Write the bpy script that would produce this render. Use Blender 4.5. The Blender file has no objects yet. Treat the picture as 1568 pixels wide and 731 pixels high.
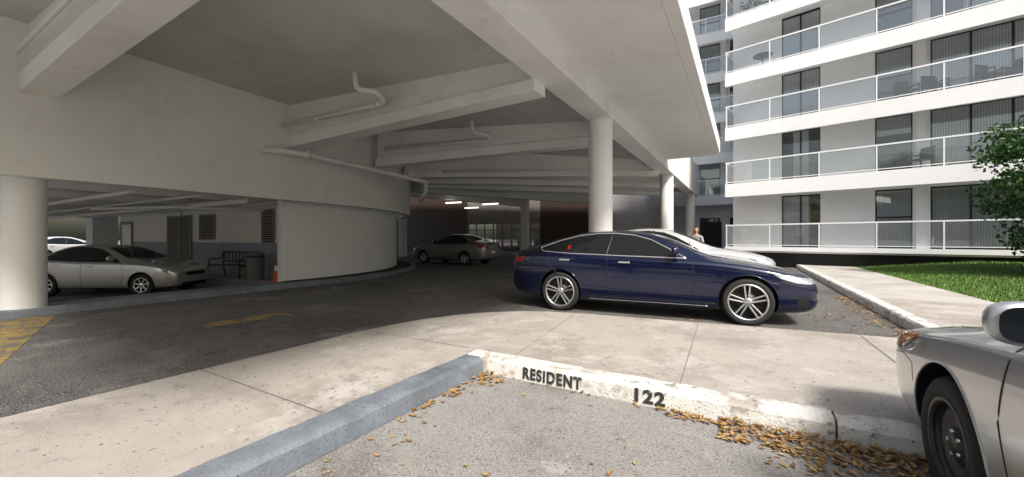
import bpy, bmesh, math, random
import numpy as np
from mathutils import Vector, Matrix
from mathutils.bvhtree import BVHTree
random.seed(7); np.random.seed(7)
S=bpy.context.scene
S.view_settings.view_transform='Standard'
S.view_settings.look='None'
S.view_settings.exposure=0
R=math.radians
ZOOM=None

# ---------------------------------------------------------------- materials
def c4(c): return (c[0],c[1],c[2],1.0)
def mat(name,col,rough=.6,metal=0.,var=.12,scale=3.,stain=None,sscale=.7,srange=(.5,.62),
        speck=None,bump=0.,bscale=80.,coat=0.,spec=.5,rvar=0.,emit=0.,wave=None):
    m=bpy.data.materials.new(name); m.use_nodes=True
    nt=m.node_tree; N=nt.nodes; L=nt.links
    b=N['Principled BSDF']
    tc=N.new('ShaderNodeTexCoord')
    def noise(sc,det=3,ro=.6):
        n=N.new('ShaderNodeTexNoise'); n.inputs['Scale'].default_value=sc
        n.inputs['Detail'].default_value=det; n.inputs['Roughness'].default_value=ro
        L.new(tc.outputs['Object'],n.inputs['Vector']); return n
    def mix(f,a,bb):
        x=N.new('ShaderNodeMix'); x.data_type='RGBA'
        L.new(f,x.inputs[0])
        for i,v in ((6,a),(7,bb)):
            if isinstance(v,tuple): x.inputs[i].default_value=c4(v)
            else: L.new(v,x.inputs[i])
        return x.outputs[2]
    def ramp(src,a,bb):
        r=N.new('ShaderNodeMapRange'); r.inputs[1].default_value=a; r.inputs[2].default_value=bb
        L.new(src,r.inputs[0]); return r.outputs[0]
    if var>.04:
        n=noise(scale)
        out=mix(ramp(n.outputs[0],.3,.7),tuple(max(0,x*(1-var)) for x in col),tuple(x*(1+var) for x in col))
    else:
        rg=N.new('ShaderNodeRGB'); rg.outputs[0].default_value=c4(col); out=rg.outputs[0]
    if stain:
        sl=stain if isinstance(stain,list) else [(stain,sscale,srange)]
        for (sc_,ss,sr) in sl:
            n2=noise(ss,6,.68)
            out=mix(ramp(n2.outputs[0],sr[0],sr[1]),out,tuple(sc_))
    if speck:
        for (sc_,ss,sr) in speck:
            n3=noise(ss,1,.5)
            out=mix(ramp(n3.outputs[0],sr[0],sr[1]),out,tuple(sc_))
    if wave:
        w=N.new('ShaderNodeTexWave'); w.bands_direction=wave[0]; w.inputs['Scale'].default_value=wave[1]
        w.inputs['Distortion'].default_value=.6
        L.new(tc.outputs['Object'],w.inputs['Vector'])
        out=mix(w.outputs[1],tuple(x*wave[2] for x in col),out)
    L.new(out,b.inputs['Base Color'])
    b.inputs['Roughness'].default_value=rough; b.inputs['Metallic'].default_value=metal
    b.inputs['Coat Weight'].default_value=coat; b.inputs['Coat Roughness'].default_value=.03
    b.inputs['Specular IOR Level'].default_value=spec
    if bump:
        bp=N.new('ShaderNodeBump'); bp.inputs['Strength'].default_value=bump; bp.inputs['Distance'].default_value=.02
        L.new(noise(bscale,2).outputs[0],bp.inputs['Height']); L.new(bp.outputs[0],b.inputs['Normal'])
    if emit:
        b.inputs['Emission Color'].default_value=c4(col); b.inputs['Emission Strength'].default_value=emit
    return m
def leafmat(name,cols,transl=.35):
    m=bpy.data.materials.new(name); m.use_nodes=True
    nt=m.node_tree; N=nt.nodes; L=nt.links
    b=N['Principled BSDF']; b.inputs['Roughness'].default_value=.5
    g=N.new('ShaderNodeNewGeometry'); cr=N.new('ShaderNodeValToRGB')
    e=cr.color_ramp.elements
    while len(e)<len(cols): e.new(.5)
    for i,c in enumerate(cols):
        e[i].position=i/(len(cols)-1); e[i].color=c4(c)
    L.new(g.outputs['Random Per Island'],cr.inputs[0]); L.new(cr.outputs[0],b.inputs['Base Color'])
    if transl:
        t=N.new('ShaderNodeBsdfTranslucent'); L.new(cr.outputs[0],t.inputs[0])
        mx=N.new('ShaderNodeMixShader'); mx.inputs[0].default_value=transl
        L.new(b.outputs[0],mx.inputs[1]); L.new(t.outputs[0],mx.inputs[2])
        L.new(mx.outputs[0],N['Material Output'].inputs[0])
    return m
def glassmat(name,tint,transp,refl_boost=0.0,rough=.01,dmix=.05):
    m=bpy.data.materials.new(name); m.use_nodes=True
    nt=m.node_tree; N=nt.nodes; L=nt.links
    N.remove(N['Principled BSDF'])
    fr=N.new('ShaderNodeFresnel'); fr.inputs[0].default_value=1.5
    ad=N.new('ShaderNodeMath'); ad.operation='ADD'; ad.inputs[1].default_value=refl_boost; ad.use_clamp=True
    L.new(fr.outputs[0],ad.inputs[0])
    gl=N.new('ShaderNodeBsdfGlossy'); gl.inputs['Roughness'].default_value=rough
    tr=N.new('ShaderNodeBsdfTransparent'); tr.inputs[0].default_value=c4(transp)
    df=N.new('ShaderNodeBsdfDiffuse'); df.inputs[0].default_value=c4(tint)
    m1=N.new('ShaderNodeMixShader'); m1.inputs[0].default_value=dmix
    L.new(tr.outputs[0],m1.inputs[1]); L.new(df.outputs[0],m1.inputs[2])
    m2=N.new('ShaderNodeMixShader'); L.new(ad.outputs[0],m2.inputs[0])
    L.new(m1.outputs[0],m2.inputs[1]); L.new(gl.outputs[0],m2.inputs[2])
    L.new(m2.outputs[0],N['Material Output'].inputs[0]); return m

M={}
M['asphalt']=mat('asphalt',(.125,.119,.112),.85,var=.22,scale=1.3,
   stain=[((.065,.062,.06),.45,(.50,.60)),((.21,.20,.185),.9,(.53,.64)),((.055,.053,.051),3.2,(.57,.66)),((.25,.24,.22),7,(.64,.70))],
   speck=[((.30,.29,.27),60,(.58,.66)),((.03,.03,.03),45,(.60,.68))],bump=.6,bscale=100)
M['stall']=mat('stall_asphalt',(.31,.30,.28),.9,var=.14,scale=2.2,
   stain=[((.20,.193,.18),1.1,(.52,.64)),((.40,.385,.36),1.7,(.57,.66)),((.12,.115,.11),5,(.61,.70))],
   speck=[((.42,.40,.375),110,(.58,.66)),((.13,.125,.12),80,(.59,.67))],bump=.5,bscale=150)
M['pale_ground']=mat('pale_concrete',(.36,.345,.32),.9,var=.12,scale=1.2)  # pale colour for the added bounce sheets and the garage walkway
M['concrete']=mat('concrete_walk',(.42,.385,.345),.85,var=.10,scale=1.4,
   stain=[((.30,.27,.235),.9,(.48,.64)),((.52,.49,.45),1.6,(.54,.66)),((.20,.18,.16),4.,(.61,.72))],
   speck=[((.26,.24,.22),140,(.62,.70)),((.2,.18,.16),30,(.68,.73))],bump=.3,bscale=120)
M['walk_right']=mat('concrete_path',(.48,.45,.41),.85,var=.1,scale=1.4,
   stain=[((.34,.32,.29),.9,(.5,.68)),((.22,.20,.18),5,(.62,.7))],speck=[((.3,.28,.25),140,(.66,.72))],bump=.2,bscale=150)
M['white_kerb']=mat('white_kerb_paint',(.70,.69,.65),.7,var=.08,scale=5,
   stain=[((.42,.39,.35),3.5,(.52,.62)),((.22,.205,.19),9,(.59,.66))],speck=[((.3,.28,.26),60,(.64,.7))],bump=.4,bscale=60)
M['grey_kerb']=mat('grey_kerb_paint',(.185,.21,.24),.6,var=.15,scale=4,
   stain=[((.12,.135,.15),2.5,(.50,.66)),((.40,.395,.38),5,(.67,.70))],speck=[((.11,.12,.13),60,(.64,.72))],bump=.3,bscale=50)
M['joint']=mat('joint_dirt',(.17,.155,.135),.9,var=.3,scale=20)
M['yellow']=mat('yellow_road_paint',(.36,.25,.06),.8,var=.2,scale=6,
   stain=[((.12,.113,.10),3.,(.46,.58)),((.14,.125,.09),12,(.48,.60))],bump=.4,bscale=120)
M['white']=mat('white_stucco',(.82,.82,.81),.75,var=.025,scale=1.5,stain=[((.74,.74,.72),.5,(.52,.75))],bump=.12,bscale=90)
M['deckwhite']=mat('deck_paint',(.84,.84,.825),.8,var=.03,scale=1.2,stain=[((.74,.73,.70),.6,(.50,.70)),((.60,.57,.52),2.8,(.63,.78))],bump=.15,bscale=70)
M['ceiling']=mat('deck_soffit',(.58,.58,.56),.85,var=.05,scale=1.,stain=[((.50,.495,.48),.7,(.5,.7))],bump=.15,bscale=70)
M['bldg']=mat('building_stucco',(.80,.805,.81),.7,var=.02,scale=.8,stain=[((.73,.735,.74),.4,(.5,.75))])
M['dark']=mat('dark_gap',(.03,.03,.03),.9,var=0)
M['black']=mat('black_trim',(.012,.012,.013),.45,var=0)
M['blackframe']=mat('window_frame_black',(.015,.016,.018),.4,var=0)
M['wains']=mat('blue_grey_wainscot',(.30,.35,.41),.7,var=.06,scale=2,stain=[((.22,.26,.31),1.3,(.55,.7))])
M['louver']=mat('louver_grey',(.24,.235,.22),.6,var=0)
M['mulch']=mat('mulch',(.025,.018,.014),.95,var=.5,scale=25,bump=1.,bscale=30)
M['grass']=mat('lawn_soil',(.05,.09,.02),.9,var=.3,scale=6,stain=[((.09,.10,.035),1.2,(.52,.66))])
M['blade']=leafmat('grass_blades',[(.05,.12,.018),(.11,.22,.03),(.18,.28,.06)],0)
M['leaf']=leafmat('tree_leaves',[(.010,.035,.006),(.03,.09,.014),(.07,.18,.03)],.3)
M['litter']=leafmat('dry_leaves',[(.18,.09,.03),(.34,.19,.065),(.48,.31,.12),(.25,.14,.06)],0)
M['bark']=mat('bark',(.13,.10,.075),.9,var=.3,scale=12,bump=.8,bscale=20)
M['rubber']=mat('tyre_rubber',(.018,.018,.018),.8,var=0)
M['alloy']=mat('alloy_silver',(.72,.73,.75),.25,metal=.9,var=.02)
M['darkmetal']=mat('dark_metal',(.06,.06,.065),.45,metal=.6,var=0)
M['steelblack']=mat('black_steel_wheel',(.022,.022,.024),.38,var=.2,scale=8)
M['chrome']=mat('chrome',(.85,.86,.88),.15,metal=.8,var=.01)
M['carglass']=mat('car_window',(.010,.012,.014),.03,spec=.6,var=.02)
M['lamp_clear']=mat('headlamp',(.55,.58,.62),.08,metal=.5,coat=1,var=.35,scale=14)
M['lamp_red']=mat('tail_lamp',(.35,.012,.012),.15,coat=1,var=0)
M['amber']=mat('amber_lens',(.80,.24,.02),.2,coat=1,var=0)
M['pane']=glassmat('window_glass',(.05,.06,.07),(.95,.97,.98),.08,dmix=.0)
M['railglass']=glassmat('rail_glass',(.75,.78,.80),(.93,.95,.96),.03,dmix=.08)
M['curtain']=mat('vertical_blind',(.92,.93,.93),.8,var=0,wave=('X',4.2,.62))
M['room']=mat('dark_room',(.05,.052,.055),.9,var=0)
M['lobbywall']=mat('lobby_wall',(.22,.20,.18),.8,var=.2,scale=.8)
M['backwall']=mat('rear_wall_white',(.62,.62,.61),.8,var=.05)
M['railwhite']=mat('rail_aluminium',(.82,.83,.84),.4,metal=.1,var=0)
M['pipe']=mat('painted_pipe',(.82,.82,.80),.55,var=0,stain=[((.55,.52,.47),5,(.6,.72))])
M['brown']=mat('brown_wall',(.075,.045,.034),.6,wave=('X',3.2,.6),var=.2)
M['orange']=mat('cone_orange',(.65,.10,.02),.5,var=0)
M['text']=mat('stencil_black',(.03,.03,.03),.7,stain=[((.45,.43,.40),16,(.60,.67))])
M['tubelight']=mat('lit_tube',(1,.97,.88),emit=2,var=0)
M['lobbyfill']=mat('lobby_fill_glow',(1,.95,.86),emit=6,var=0)  # fill glow, strength raised to brighten the lobby
M['wood']=mat('bench_wood',(.09,.05,.028),.6,wave=('Y',6,.6))
M['skin']=mat('skin',(.50,.30,.21),.55,var=0)
M['hair']=mat('hair',(.05,.025,.012),.6,var=0)
M['shirt']=mat('grey_shirt',(.35,.34,.36),.8,var=0)
M['pants']=mat('dark_trousers',(.03,.035,.06),.8,var=0)
M['greenbin']=mat('bin_green_grey',(.13,.15,.145),.6)

# ---------------------------------------------------------------- mesh helpers
def empty(name,loc=(0,0,0),rz=0,scale=1):
    e=bpy.data.objects.new(name,None); S.collection.objects.link(e)
    e.location=loc; e.rotation_euler=(0,0,rz); e.scale=(scale,)*3; e.empty_display_size=.2
    return e
def mk(name,v,f,m,parent=None,smooth=False):
    me=bpy.data.meshes.new(name); me.from_pydata([tuple(x) for x in v],[],f); me.update()
    if m: me.materials.append(m)
    if smooth: me.polygons.foreach_set('use_smooth',[True]*len(me.polygons))
    o=bpy.data.objects.new(name,me); S.collection.objects.link(o)
    if parent: o.parent=parent
    return o
def bm_obj(name,bm,m,parent=None,smooth=False,recalc=True):
    if recalc: bmesh.ops.recalc_face_normals(bm,faces=bm.faces)
    me=bpy.data.meshes.new(name); bm.to_mesh(me); bm.free()
    if m: me.materials.append(m)
    if smooth: me.polygons.foreach_set('use_smooth',[True]*len(me.polygons))
    o=bpy.data.objects.new(name,me); S.collection.objects.link(o)
    if parent: o.parent=parent
    return o
def bevel(o,w,seg=2):
    b=o.modifiers.new('bev','BEVEL'); b.width=w; b.segments=seg; b.limit_method='ANGLE'; return o
def boxv(x0,x1,y0,y1,z0,z1):
    return [(x0,y0,z0),(x1,y0,z0),(x1,y1,z0),(x0,y1,z0),(x0,y0,z1),(x1,y0,z1),(x1,y1,z1),(x0,y1,z1)]
BF=[(0,3,2,1),(4,5,6,7),(0,1,5,4),(1,2,6,5),(2,3,7,6),(3,0,4,7)]
def box(name,x0,x1,y0,y1,z0,z1,m,parent=None,bev=0):
    o=mk(name,boxv(x0,x1,y0,y1,z0,z1),BF,m,parent)
    if bev: bevel(o,bev)
    return o
def boxes(name,lst,m,parent=None,bev=0):
    v=[];f=[]
    for b in lst:
        k=len(v); v+=boxv(*b); f+=[tuple(i+k for i in q) for q in BF]
    o=mk(name,v,f,m,parent)
    if bev: bevel(o,bev)
    return o
def prism(name,pts,z0,z1,m,parent=None,bev=0):
    n=len(pts)
    a=sum(pts[i][0]*pts[(i+1)%n][1]-pts[(i+1)%n][0]*pts[i][1] for i in range(n))
    if a<0: pts=pts[::-1]
    v=[(p[0],p[1],z0) for p in pts]+[(p[0],p[1],z1) for p in pts]
    f=[tuple(range(n-1,-1,-1)),tuple(range(n,2*n))]+[(i,(i+1)%n,n+(i+1)%n,n+i) for i in range(n)]
    o=mk(name,v,f,m,parent)
    if bev: bevel(o,bev)
    return o
def sheet(name,pts,z,m,parent=None):
    n=len(pts)
    a=sum(pts[i][0]*pts[(i+1)%n][1]-pts[(i+1)%n][0]*pts[i][1] for i in range(n))
    if a<0: pts=pts[::-1]
    return mk(name,[(p[0],p[1],z) for p in pts],[tuple(range(n))],m,parent)
def hexa(name,p0,p1,w0,w1,zb0,zb1,zt0,zt1,m,parent=None,bev=.012):
    d=Vector((p1[0]-p0[0],p1[1]-p0[1])).normalized(); n=Vector((-d.y,d.x))
    a=Vector(p0)+n*w0; b=Vector(p0)-n*w1; c=Vector(p1)-n*w1; e=Vector(p1)+n*w0
    v=[(b.x,b.y,zb0),(c.x,c.y,zb1),(e.x,e.y,zb1),(a.x,a.y,zb0),(b.x,b.y,zt0),(c.x,c.y,zt1),(e.x,e.y,zt1),(a.x,a.y,zt0)]
    o=mk(name,v,BF,m,parent)
    if bev: bevel(o,bev)
    return o
def tube(name,pts,r,m,parent=None,seg=14):
    pts=[Vector(p) for p in pts]; v=[];f=[]
    rr=r if isinstance(r,(list,tuple)) else [r]*len(pts)
    up0=None
    for i,p in enumerate(pts):
        t=(pts[min(i+1,len(pts)-1)]-pts[max(i-1,0)]).normalized()
        if up0 is None:
            up0=Vector((0,0,1)) if abs(t.z)<.9 else Vector((1,0,0))
        a=t.cross(up0)
        if a.length<1e-4: a=t.cross(Vector((0,1,.1)))
        a.normalize(); b=t.cross(a).normalized()
        for k in range(seg):
            an=2*math.pi*k/seg
            v.append(p+(a*math.cos(an)+b*math.sin(an))*rr[i])
    for i in range(len(pts)-1):
        for k in range(seg):
            k2=(k+1)%seg
            f.append((i*seg+k,i*seg+k2,(i+1)*seg+k2,(i+1)*seg+k))
    f.append(tuple(range(seg-1,-1,-1))); f.append(tuple((len(pts)-1)*seg+k for k in range(seg)))
    o=mk(name,v,f,m,parent,True)
    for pl in o.data.polygons:
        if len(pl.vertices)>4: pl.use_smooth=False
    return o
def round_path(pts,r=.12,n=5):
    pts=[Vector(p) for p in pts]; out=[pts[0]]
    for i in range(1,len(pts)-1):
        a=(pts[i-1]-pts[i]); b=(pts[i+1]-pts[i]); rr=min(r,a.length*.45,b.length*.45)
        A=pts[i]+a.normalized()*rr; B=pts[i]+b.normalized()*rr
        for k in range(n+1):
            t=k/n; out.append(A*(1-t)**2+pts[i]*2*t*(1-t)+B*t*t)
    out.append(pts[-1]); return out
def lathe(name,prof,m,parent=None,seg=40,axis='Z',smooth=True,loc=(0,0,0)):
    v=[];f=[]
    for (r,h) in prof:
        for k in range(seg):
            a=2*math.pi*k/seg
            if axis=='Z': v.append((r*math.cos(a)+loc[0],r*math.sin(a)+loc[1],h+loc[2]))
            else: v.append((r*math.cos(a)+loc[0],h+loc[1],r*math.sin(a)+loc[2]))
    for i in range(len(prof)-1):
        for k in range(seg):
            k2=(k+1)%seg
            q=(i*seg+k,i*seg+k2,(i+1)*seg+k2,(i+1)*seg+k)
            f.append(q if axis=='Z' else q[::-1])
    o=mk(name,v,f,m,parent,smooth)
    return o
def sharpen(me,ang=35):
    bm=bmesh.new(); bm.from_mesh(me)
    for e in bm.edges:
        e.smooth = not (len(e.link_faces)==2 and e.calc_face_angle(0)>R(ang))
    for fc in bm.faces: fc.smooth=True
    bm.to_mesh(me); bm.free()
def sweep(name,path,prof,m,parent=None,jit=.003):
    P=[]
    for i in range(len(path)-1):
        a=Vector(path[i]); b=Vector(path[i+1]); n=max(1,int((b-a).length/.12))
        for k in range(n): P.append(a.lerp(b,k/n))
    P.append(Vector(path[-1]))
    v=[];f=[];n=len(prof)
    for i,p in enumerate(P):
        d=(P[min(i+1,len(P)-1)]-P[max(i-1,0)]).normalized(); nn=Vector((-d.y,d.x))
        for j,(o_,z) in enumerate(prof):
            jj=random.uniform(-jit,jit) if z>.02 else 0
            q=p+nn*(o_+jj); v.append((q.x,q.y,z+(random.uniform(-jit,jit) if z>.02 else 0)))
    for i in range(len(P)-1):
        for j in range(n):
            j2=(j+1)%n
            f.append((i*n+j,(i+1)*n+j,(i+1)*n+j2,i*n+j2))
    f.append(tuple(range(n))); f.append(tuple((len(P)-1)*n+j for j in range(n-1,-1,-1)))
    bm=bmesh.new(); me=bpy.data.meshes.new('t'); me.from_pydata(v,[],f); bm.from_mesh(me)
    o=bm_obj(name,bm,m,parent); sharpen(o.data,28); return o
def wall(name,path,th,z0,z1,m,parent=None):
    n=len(path);v=[];f=[]
    for i in range(n):
        p=Vector(path[i]); d=(Vector(path[min(i+1,n-1)])-Vector(path[max(i-1,0)])).normalized(); nn=Vector((-d.y,d.x))
        q=p+nn*th
        v+=[(p.x,p.y,z0),(q.x,q.y,z0),(q.x,q.y,z1),(p.x,p.y,z1)]
    for i in range(n-1):
        for j in range(4):
            j2=(j+1)%4; f.append((i*4+j,(i+1)*4+j,(i+1)*4+j2,i*4+j2))
    f.append((0,1,2,3)); f.append(tuple((n-1)*4+j for j in (3,2,1,0)))
    bm=bmesh.new(); me=bpy.data.meshes.new('t'); me.from_pydata(v,[],f); bm.from_mesh(me)
    o=bm_obj(name,bm,m,parent); sharpen(o.data,25); return o

# ---------------------------------------------------------------- ground
C=(-20.3,7.0)
def arc(r,a0,a1,n): return [(C[0]+r*math.cos(R(a0+(a1-a0)*i/n)),C[1]+r*math.sin(R(a0+(a1-a0)*i/n))) for i in range(n+1)]
hx0,hx1,hy0,hy1=-34,-11.5,-8,6.5
B=400
mk('ground',[(-B,-B,0),(B,-B,0),(B,B,0),(-B,B,0),(hx0,hy0,0),(hx1,hy0,0),(hx1,hy1,0),(hx0,hy1,0)],
   [(0,1,5,4),(1,2,6,5),(2,3,7,6),(3,0,4,7)],M['asphalt'])
gf=empty('garage_floor')
box('floor_slab',hx0,hx1,hy0,hy1,-.42,-.30,M['asphalt'],gf)
boxes('floor_kerb_walls',[(hx1-.12,hx1-.002,hy0,hy1,-.3,-.002),(hx0,hx1-.12,hy1-.12,hy1-.002,-.3,-.002)],M['grey_kerb'],gf)
sheet('parking_stall',[(-2.24,-8),(20,-8),(20,3.305),(-2.24,3.305)],.004,M['stall'])
sheet('bounce_ground',[(-60,-60),(60,-60),(60,-8.01),(-60,-8.01)],.004,M['pale_ground'])  # unseen pale sheet behind the camera, added to bounce light under the deck
sheet('bounce_apron',[(-10.4,-8.0),(-4.32,-8.0),(-4.32,-1.8),(-10.4,-1.8)],.004,M['pale_ground'])  # unseen pale strip outside the deck, added for more bounce light
edge=[(-4.3,-8),(-4.3,3.3),(-4.25,3.9),(-4.12,4.45),(-3.9,4.95),(-3.6,5.38),(-3.2,5.72),(-2.75,5.95),(-2.3,6.05),(1.6,6.5),(1.85,6.6),(2.02,6.8),(2.1,7.1)]
sw=empty('sidewalk')
near=edge+[(2.28,7.1),(2.28,10.6),(22,9.9),(22,3.5),(-2.47,3.5),(-2.47,-8)]
prism('walk_slab',near,-.05,.15,M['concrete'],sw,.012)
prism('path_slab',[(2.285,10.61),(4.1,10.53),(4.1,30),(2.285,30)],-.05,.149,M['walk_right'],sw,.012)
J=[]
def joint(p,q,w=.012):
    a=Vector(p);b=Vector(q);d=(b-a).normalized();n=Vector((-d.y,d.x))*w/2
    J.extend([(a+n),(b+n),(b-n),(a-n)])
for t in (-1.9,-.1,1.70): joint((-4.28,t),(-2.5,t),.010)
joint((-2.32,5.98),(-2.02,3.52),.008); joint((-.55,6.2),(-.45,3.52),.006); joint((1.25,6.4),(1.3,3.52))
joint((-4.28,3.5),(-2.6,3.52),.008)
for t in (8.4,10.6,12.4,14.2,16,17.8,19.6): joint((2.3,t),(4.08,t))
mk('walk_joints',[(p.x,p.y,.1535) for p in J],[(i,i+1,i+2,i+3)[::-1] for i in range(0,len(J),4)],M['joint'],sw)
kp=[(0,0),(.012,.125),(.035,.152),(.07,.160),(.205,.158),(.205,0)]
pk=empty('parking_kerb')
sweep('white_kerb',[(-2.47,3.3),(.52,3.3)],kp,M['white_kerb'],pk,.004)
sweep('white_kerb_b',[(.535,3.3),(12,3.3)],kp,M['white_kerb'],pk,.004)
kg=[(0,0),(-.012,.125),(-.035,.152),(-.07,.160),(-.222,.158),(-.222,0)]
sweep('grey_kerb',[(-2.25,3.29),(-2.25,-8)],[(-o,z) for o,z in kg],M['grey_kerb'],pk,.004)
for vv in bpy.data.objects['grey_kerb'].data.vertices: vv.co.x=-2.25-abs(vv.co.x+2.25)
for txt,u0,wd in (('RESIDENT',-1.81,.585),('122',-.79,.235)):
    cu=bpy.data.curves.new('t','FONT'); cu.body=txt; cu.size=.142; cu.offset=.006; cu.extrude=.0006; cu.space_character=1.16
    o=bpy.data.objects.new('stencil_'+txt.lower(),cu); S.collection.objects.link(o)
    bpy.context.view_layer.update()
    w=o.dimensions.x
    me=bpy.data.meshes.new_from_object(o.evaluated_get(bpy.context.evaluated_depsgraph_get()))
    bpy.data.objects.remove(o)
    for vv in me.vertices: vv.co=(vv.co.x*wd/w,vv.co.y,vv.co.z)
    me.materials.clear(); me.materials.append(M['text'])
    o=bpy.data.objects.new('stencil_'+txt.lower(),me); S.collection.objects.link(o)
    o.location=(u0,3.2945,.030); o.rotation_euler=(R(90-5),0,0); o.parent=pk
rk=empty('path_kerb')
sweep('kerb_run',[(2.1,24),(2.1,7.1)],kp,M['white_kerb'],rk,.004)
sheet('yellow_marking',[(-7.35,2.85),(-7.0,2.85),(-6.85,4.1),(-7.35,4.1)],.004,M['yellow'])
sheet('yellow_marking',[(-10.5,2.0),(-6.0,.65),(-6.0,-.8),(-10.5,.5)],.004,M['yellow'])
isl=empty('drum_island')
sweep('island_kerb',[(-10.62,-8),(-10.62,6.2)]+arc(9.75,0,70,24)[1:]+[(C[0]+9.6*math.cos(R(74)),C[1]+9.6*math.sin(R(74))),(C[0]+9.1*math.cos(R(77)),C[1]+9.1*math.sin(R(77)))],
      [(0,0),(.01,.12),(.03,.14),(.17,.14),(.17,0)],M['grey_kerb'],isl,.003)
prism('walk_strip',[(-11.49,-8),(-10.8,-8),(-10.8,6.3),(-11.49,6.3)],-.05,.125,M['grey_kerb'],isl)
prism('mulch_bed',[(-11.3,6.31)]+arc(8.75,2,76,20)+arc(9.58,76,-2,24)+[(-10.8,6.31)],.0,.13,M['mulch'],isl)
# ---------------------------------------------------------------- parking deck
Y0=-1.6
dk=empty('parking_deck')
def zc(u): return 4.58+.055*(-3.2-u)
v=[(-32,Y0,zc(-32)),(-3.18,Y0,zc(-3.18)),(-3.18,29.9,zc(-3.18)),(-32,29.9,zc(-32))]
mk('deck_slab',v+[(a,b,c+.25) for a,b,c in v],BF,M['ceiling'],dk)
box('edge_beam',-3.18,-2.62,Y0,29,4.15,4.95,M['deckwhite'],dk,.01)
box('cantilever_slab',-2.62,-.93,Y0,16.4,4.452,4.66,M['deckwhite'],dk)
box('cantilever_fascia',-.93,-.735,Y0,16.4,4.45,4.92,M['white'],dk,.01)
box('cantilever_end',-2.62,-.93,16.4,16.55,4.45,4.92,M['white'],dk,.01)
box('edge_parapet',-2.82,-2.618,16.56,29.1,4.14,6.1,M['white'],dk,.01)
def column(name,x,y,r,z0,z1):
    o=lathe(name,[(0,z0),(r,z0),(r,z1),(0,z1)],M['white'],dk,48,loc=(x,y,0)); sharpen(o.data,40); return o
column('column',-2.95,9.25,.28,0,4.149)
column('column',-2.93,18.6,.28,0,4.149)
column('column',-2.9,27.4,.28,0,4.149)
column('column',-10.93,1.7,.27,.12,2.41)
column('column',-15.4,28.5,.35,0,4.5)
column('column',-22,21.5,.3,0,4.5)
sp=[(-10.2,Y0),(-10.42,1.2),(-10.5,3.4),(-10.68,5.6)]+[(C[0]+9.52*math.cos(R(a)),C[1]+9.52*math.sin(R(a))) for a in range(0,100,3)]
wall('ramp_spandrel',sp,.28,2.40,6.4,M['deckwhite'],dk)
iw=[(C[0]+8.9*math.cos(R(a)),C[1]+8.9*math.sin(R(a))) for a in [-3.5]+list(range(0,112,3))]
wall('drum_wall',iw,.18,0,2.45,M['white'],dk)
bl=[((-10.45,1.83),(-3.1,1.83)),((-10.9,6.45),(-3.1,6.45)),((-10.9,9.6),(-3.1,10.8)),((-11.9,11.8),(-3.1,17.4)),
    ((-13.3,14.6),(-4.2,25.4)),((-15,15.8),(-9.8,28.6)),((-16.8,16.3),(-15.6,29.0)),((-12.6,13.2),(-3.1,21.8))]
for i,(a,b) in enumerate(bl):
    hexa('cross_beam_upper',a,b,.20,.16,4.12,4.16,zc(a[0])+.05,zc(b[0])+.05,M['deckwhite'],dk)
    hexa('cross_beam_lower',a,(b[0]-.05,b[1]),.17,.27,3.80,3.95,4.118,4.158,M['deckwhite'],dk)
tube('drain_pipe',round_path([(-10.75,5.55,3.62),(-10.25,5.75,3.60),(-10.12,6.4,3.60),(-10.05,11.0,3.42),(-10.4,11.3,3.0),(-11.2,11.9,2.9)],.18),.075,M['pipe'],dk)
for tt in (7.2,8.7,10.2): tube('pipe_hanger',[(-10.09,tt,3.55),(-10.09,tt,4.9)],.008,M['pipe'],dk,6)
for tt in (6.35,9.6): tube('pipe_coupling',[(-10.10,tt,3.60-.04*(tt-6.4)),(-10.09,tt+.14,3.595-.04*(tt-6.4))],.092,M['pipe'],dk)
tube('drain_pipe_b',round_path([(-10.6,6.05,4.36),(-6.75,6.05,4.30),(-6.5,5.6,4.36),(-6.9,5.45,4.42),(-6.95,5.45,4.85)],.14),.055,M['pipe'],dk)
for uu in (-7.0,-9.2): tube('pipe_coupling',[(uu,6.05,4.31),(uu+.12,6.05,4.305)],.07,M['pipe'],dk)
tube('drain_pipe_c',round_path([(-10.4,9.35,4.36),(-6.6,9.95,4.30),(-6.4,9.6,4.36),(-6.8,9.4,4.42),(-6.85,9.4,4.85)],.14),.055,M['pipe'],dk)
tube('sprinkler_pipe',[(-9.9,1.45,4.28),(-3.2,1.45,4.28)],.035,M['pipe'],dk)
tube('sprinkler_pipe_b',[(-10.3,12.2,4.0),(-4,15.6,4.0)],.03,M['pipe'],dk)
tube('wall_conduit',[(-10.66,5.0,3.9),(-10.70,5.0,2.45)],.015,M['louver'],dk)
tube('wall_conduit_b',[(-10.74,6.5,4.3),(-10.76,6.5,3.7)],.02,M['louver'],dk)
for (x,y) in ((-14.5,22),(-17.5,24),(-16,20)):
    box('ceiling_lamp',x-.6,x+.6,y-.06,y+.06,3.60,3.68,M['tubelight'],dk)
box('garage_soffit',-33,-11.1,Y0,7.45,2.66,2.9,M['deckwhite'],dk)
boxes('garage_joists',[(x,x+.22,Y0+.01,7.4,2.47,2.658) for x in (-13.4,-16.2,-19,-21.8,-24.6,-27.4,-30.2)],M['deckwhite'],dk,.01)
for y,z,r in ((3.3,2.38,.05),(4.6,2.42,.035),(5.6,2.36,.07),(6.6,2.40,.03)):
    tube('garage_pipe',[(-31,y,z+.04),(-11.6,y,z)],r,M['pipe'],dk)
tube('garage_pipe_diag',round_path([(-18,4.2,2.3),(-15,5.2,2.3),(-13.2,6.9,2.25)],.3),.05,M['pipe'],dk)
gw=empty('garage_back_wall')
box('wall_upper',-27.8,-11.6,7.5,7.7,1.2,2.66,M['white'],gw)
box('wall_lower',-27.8,-11.6,7.492,7.7,0,1.2,M['wains'],gw)
box('walkway',-34,-11.5,6.5,7.49,-.05,.003,M['pale_ground'],gw)
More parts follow.
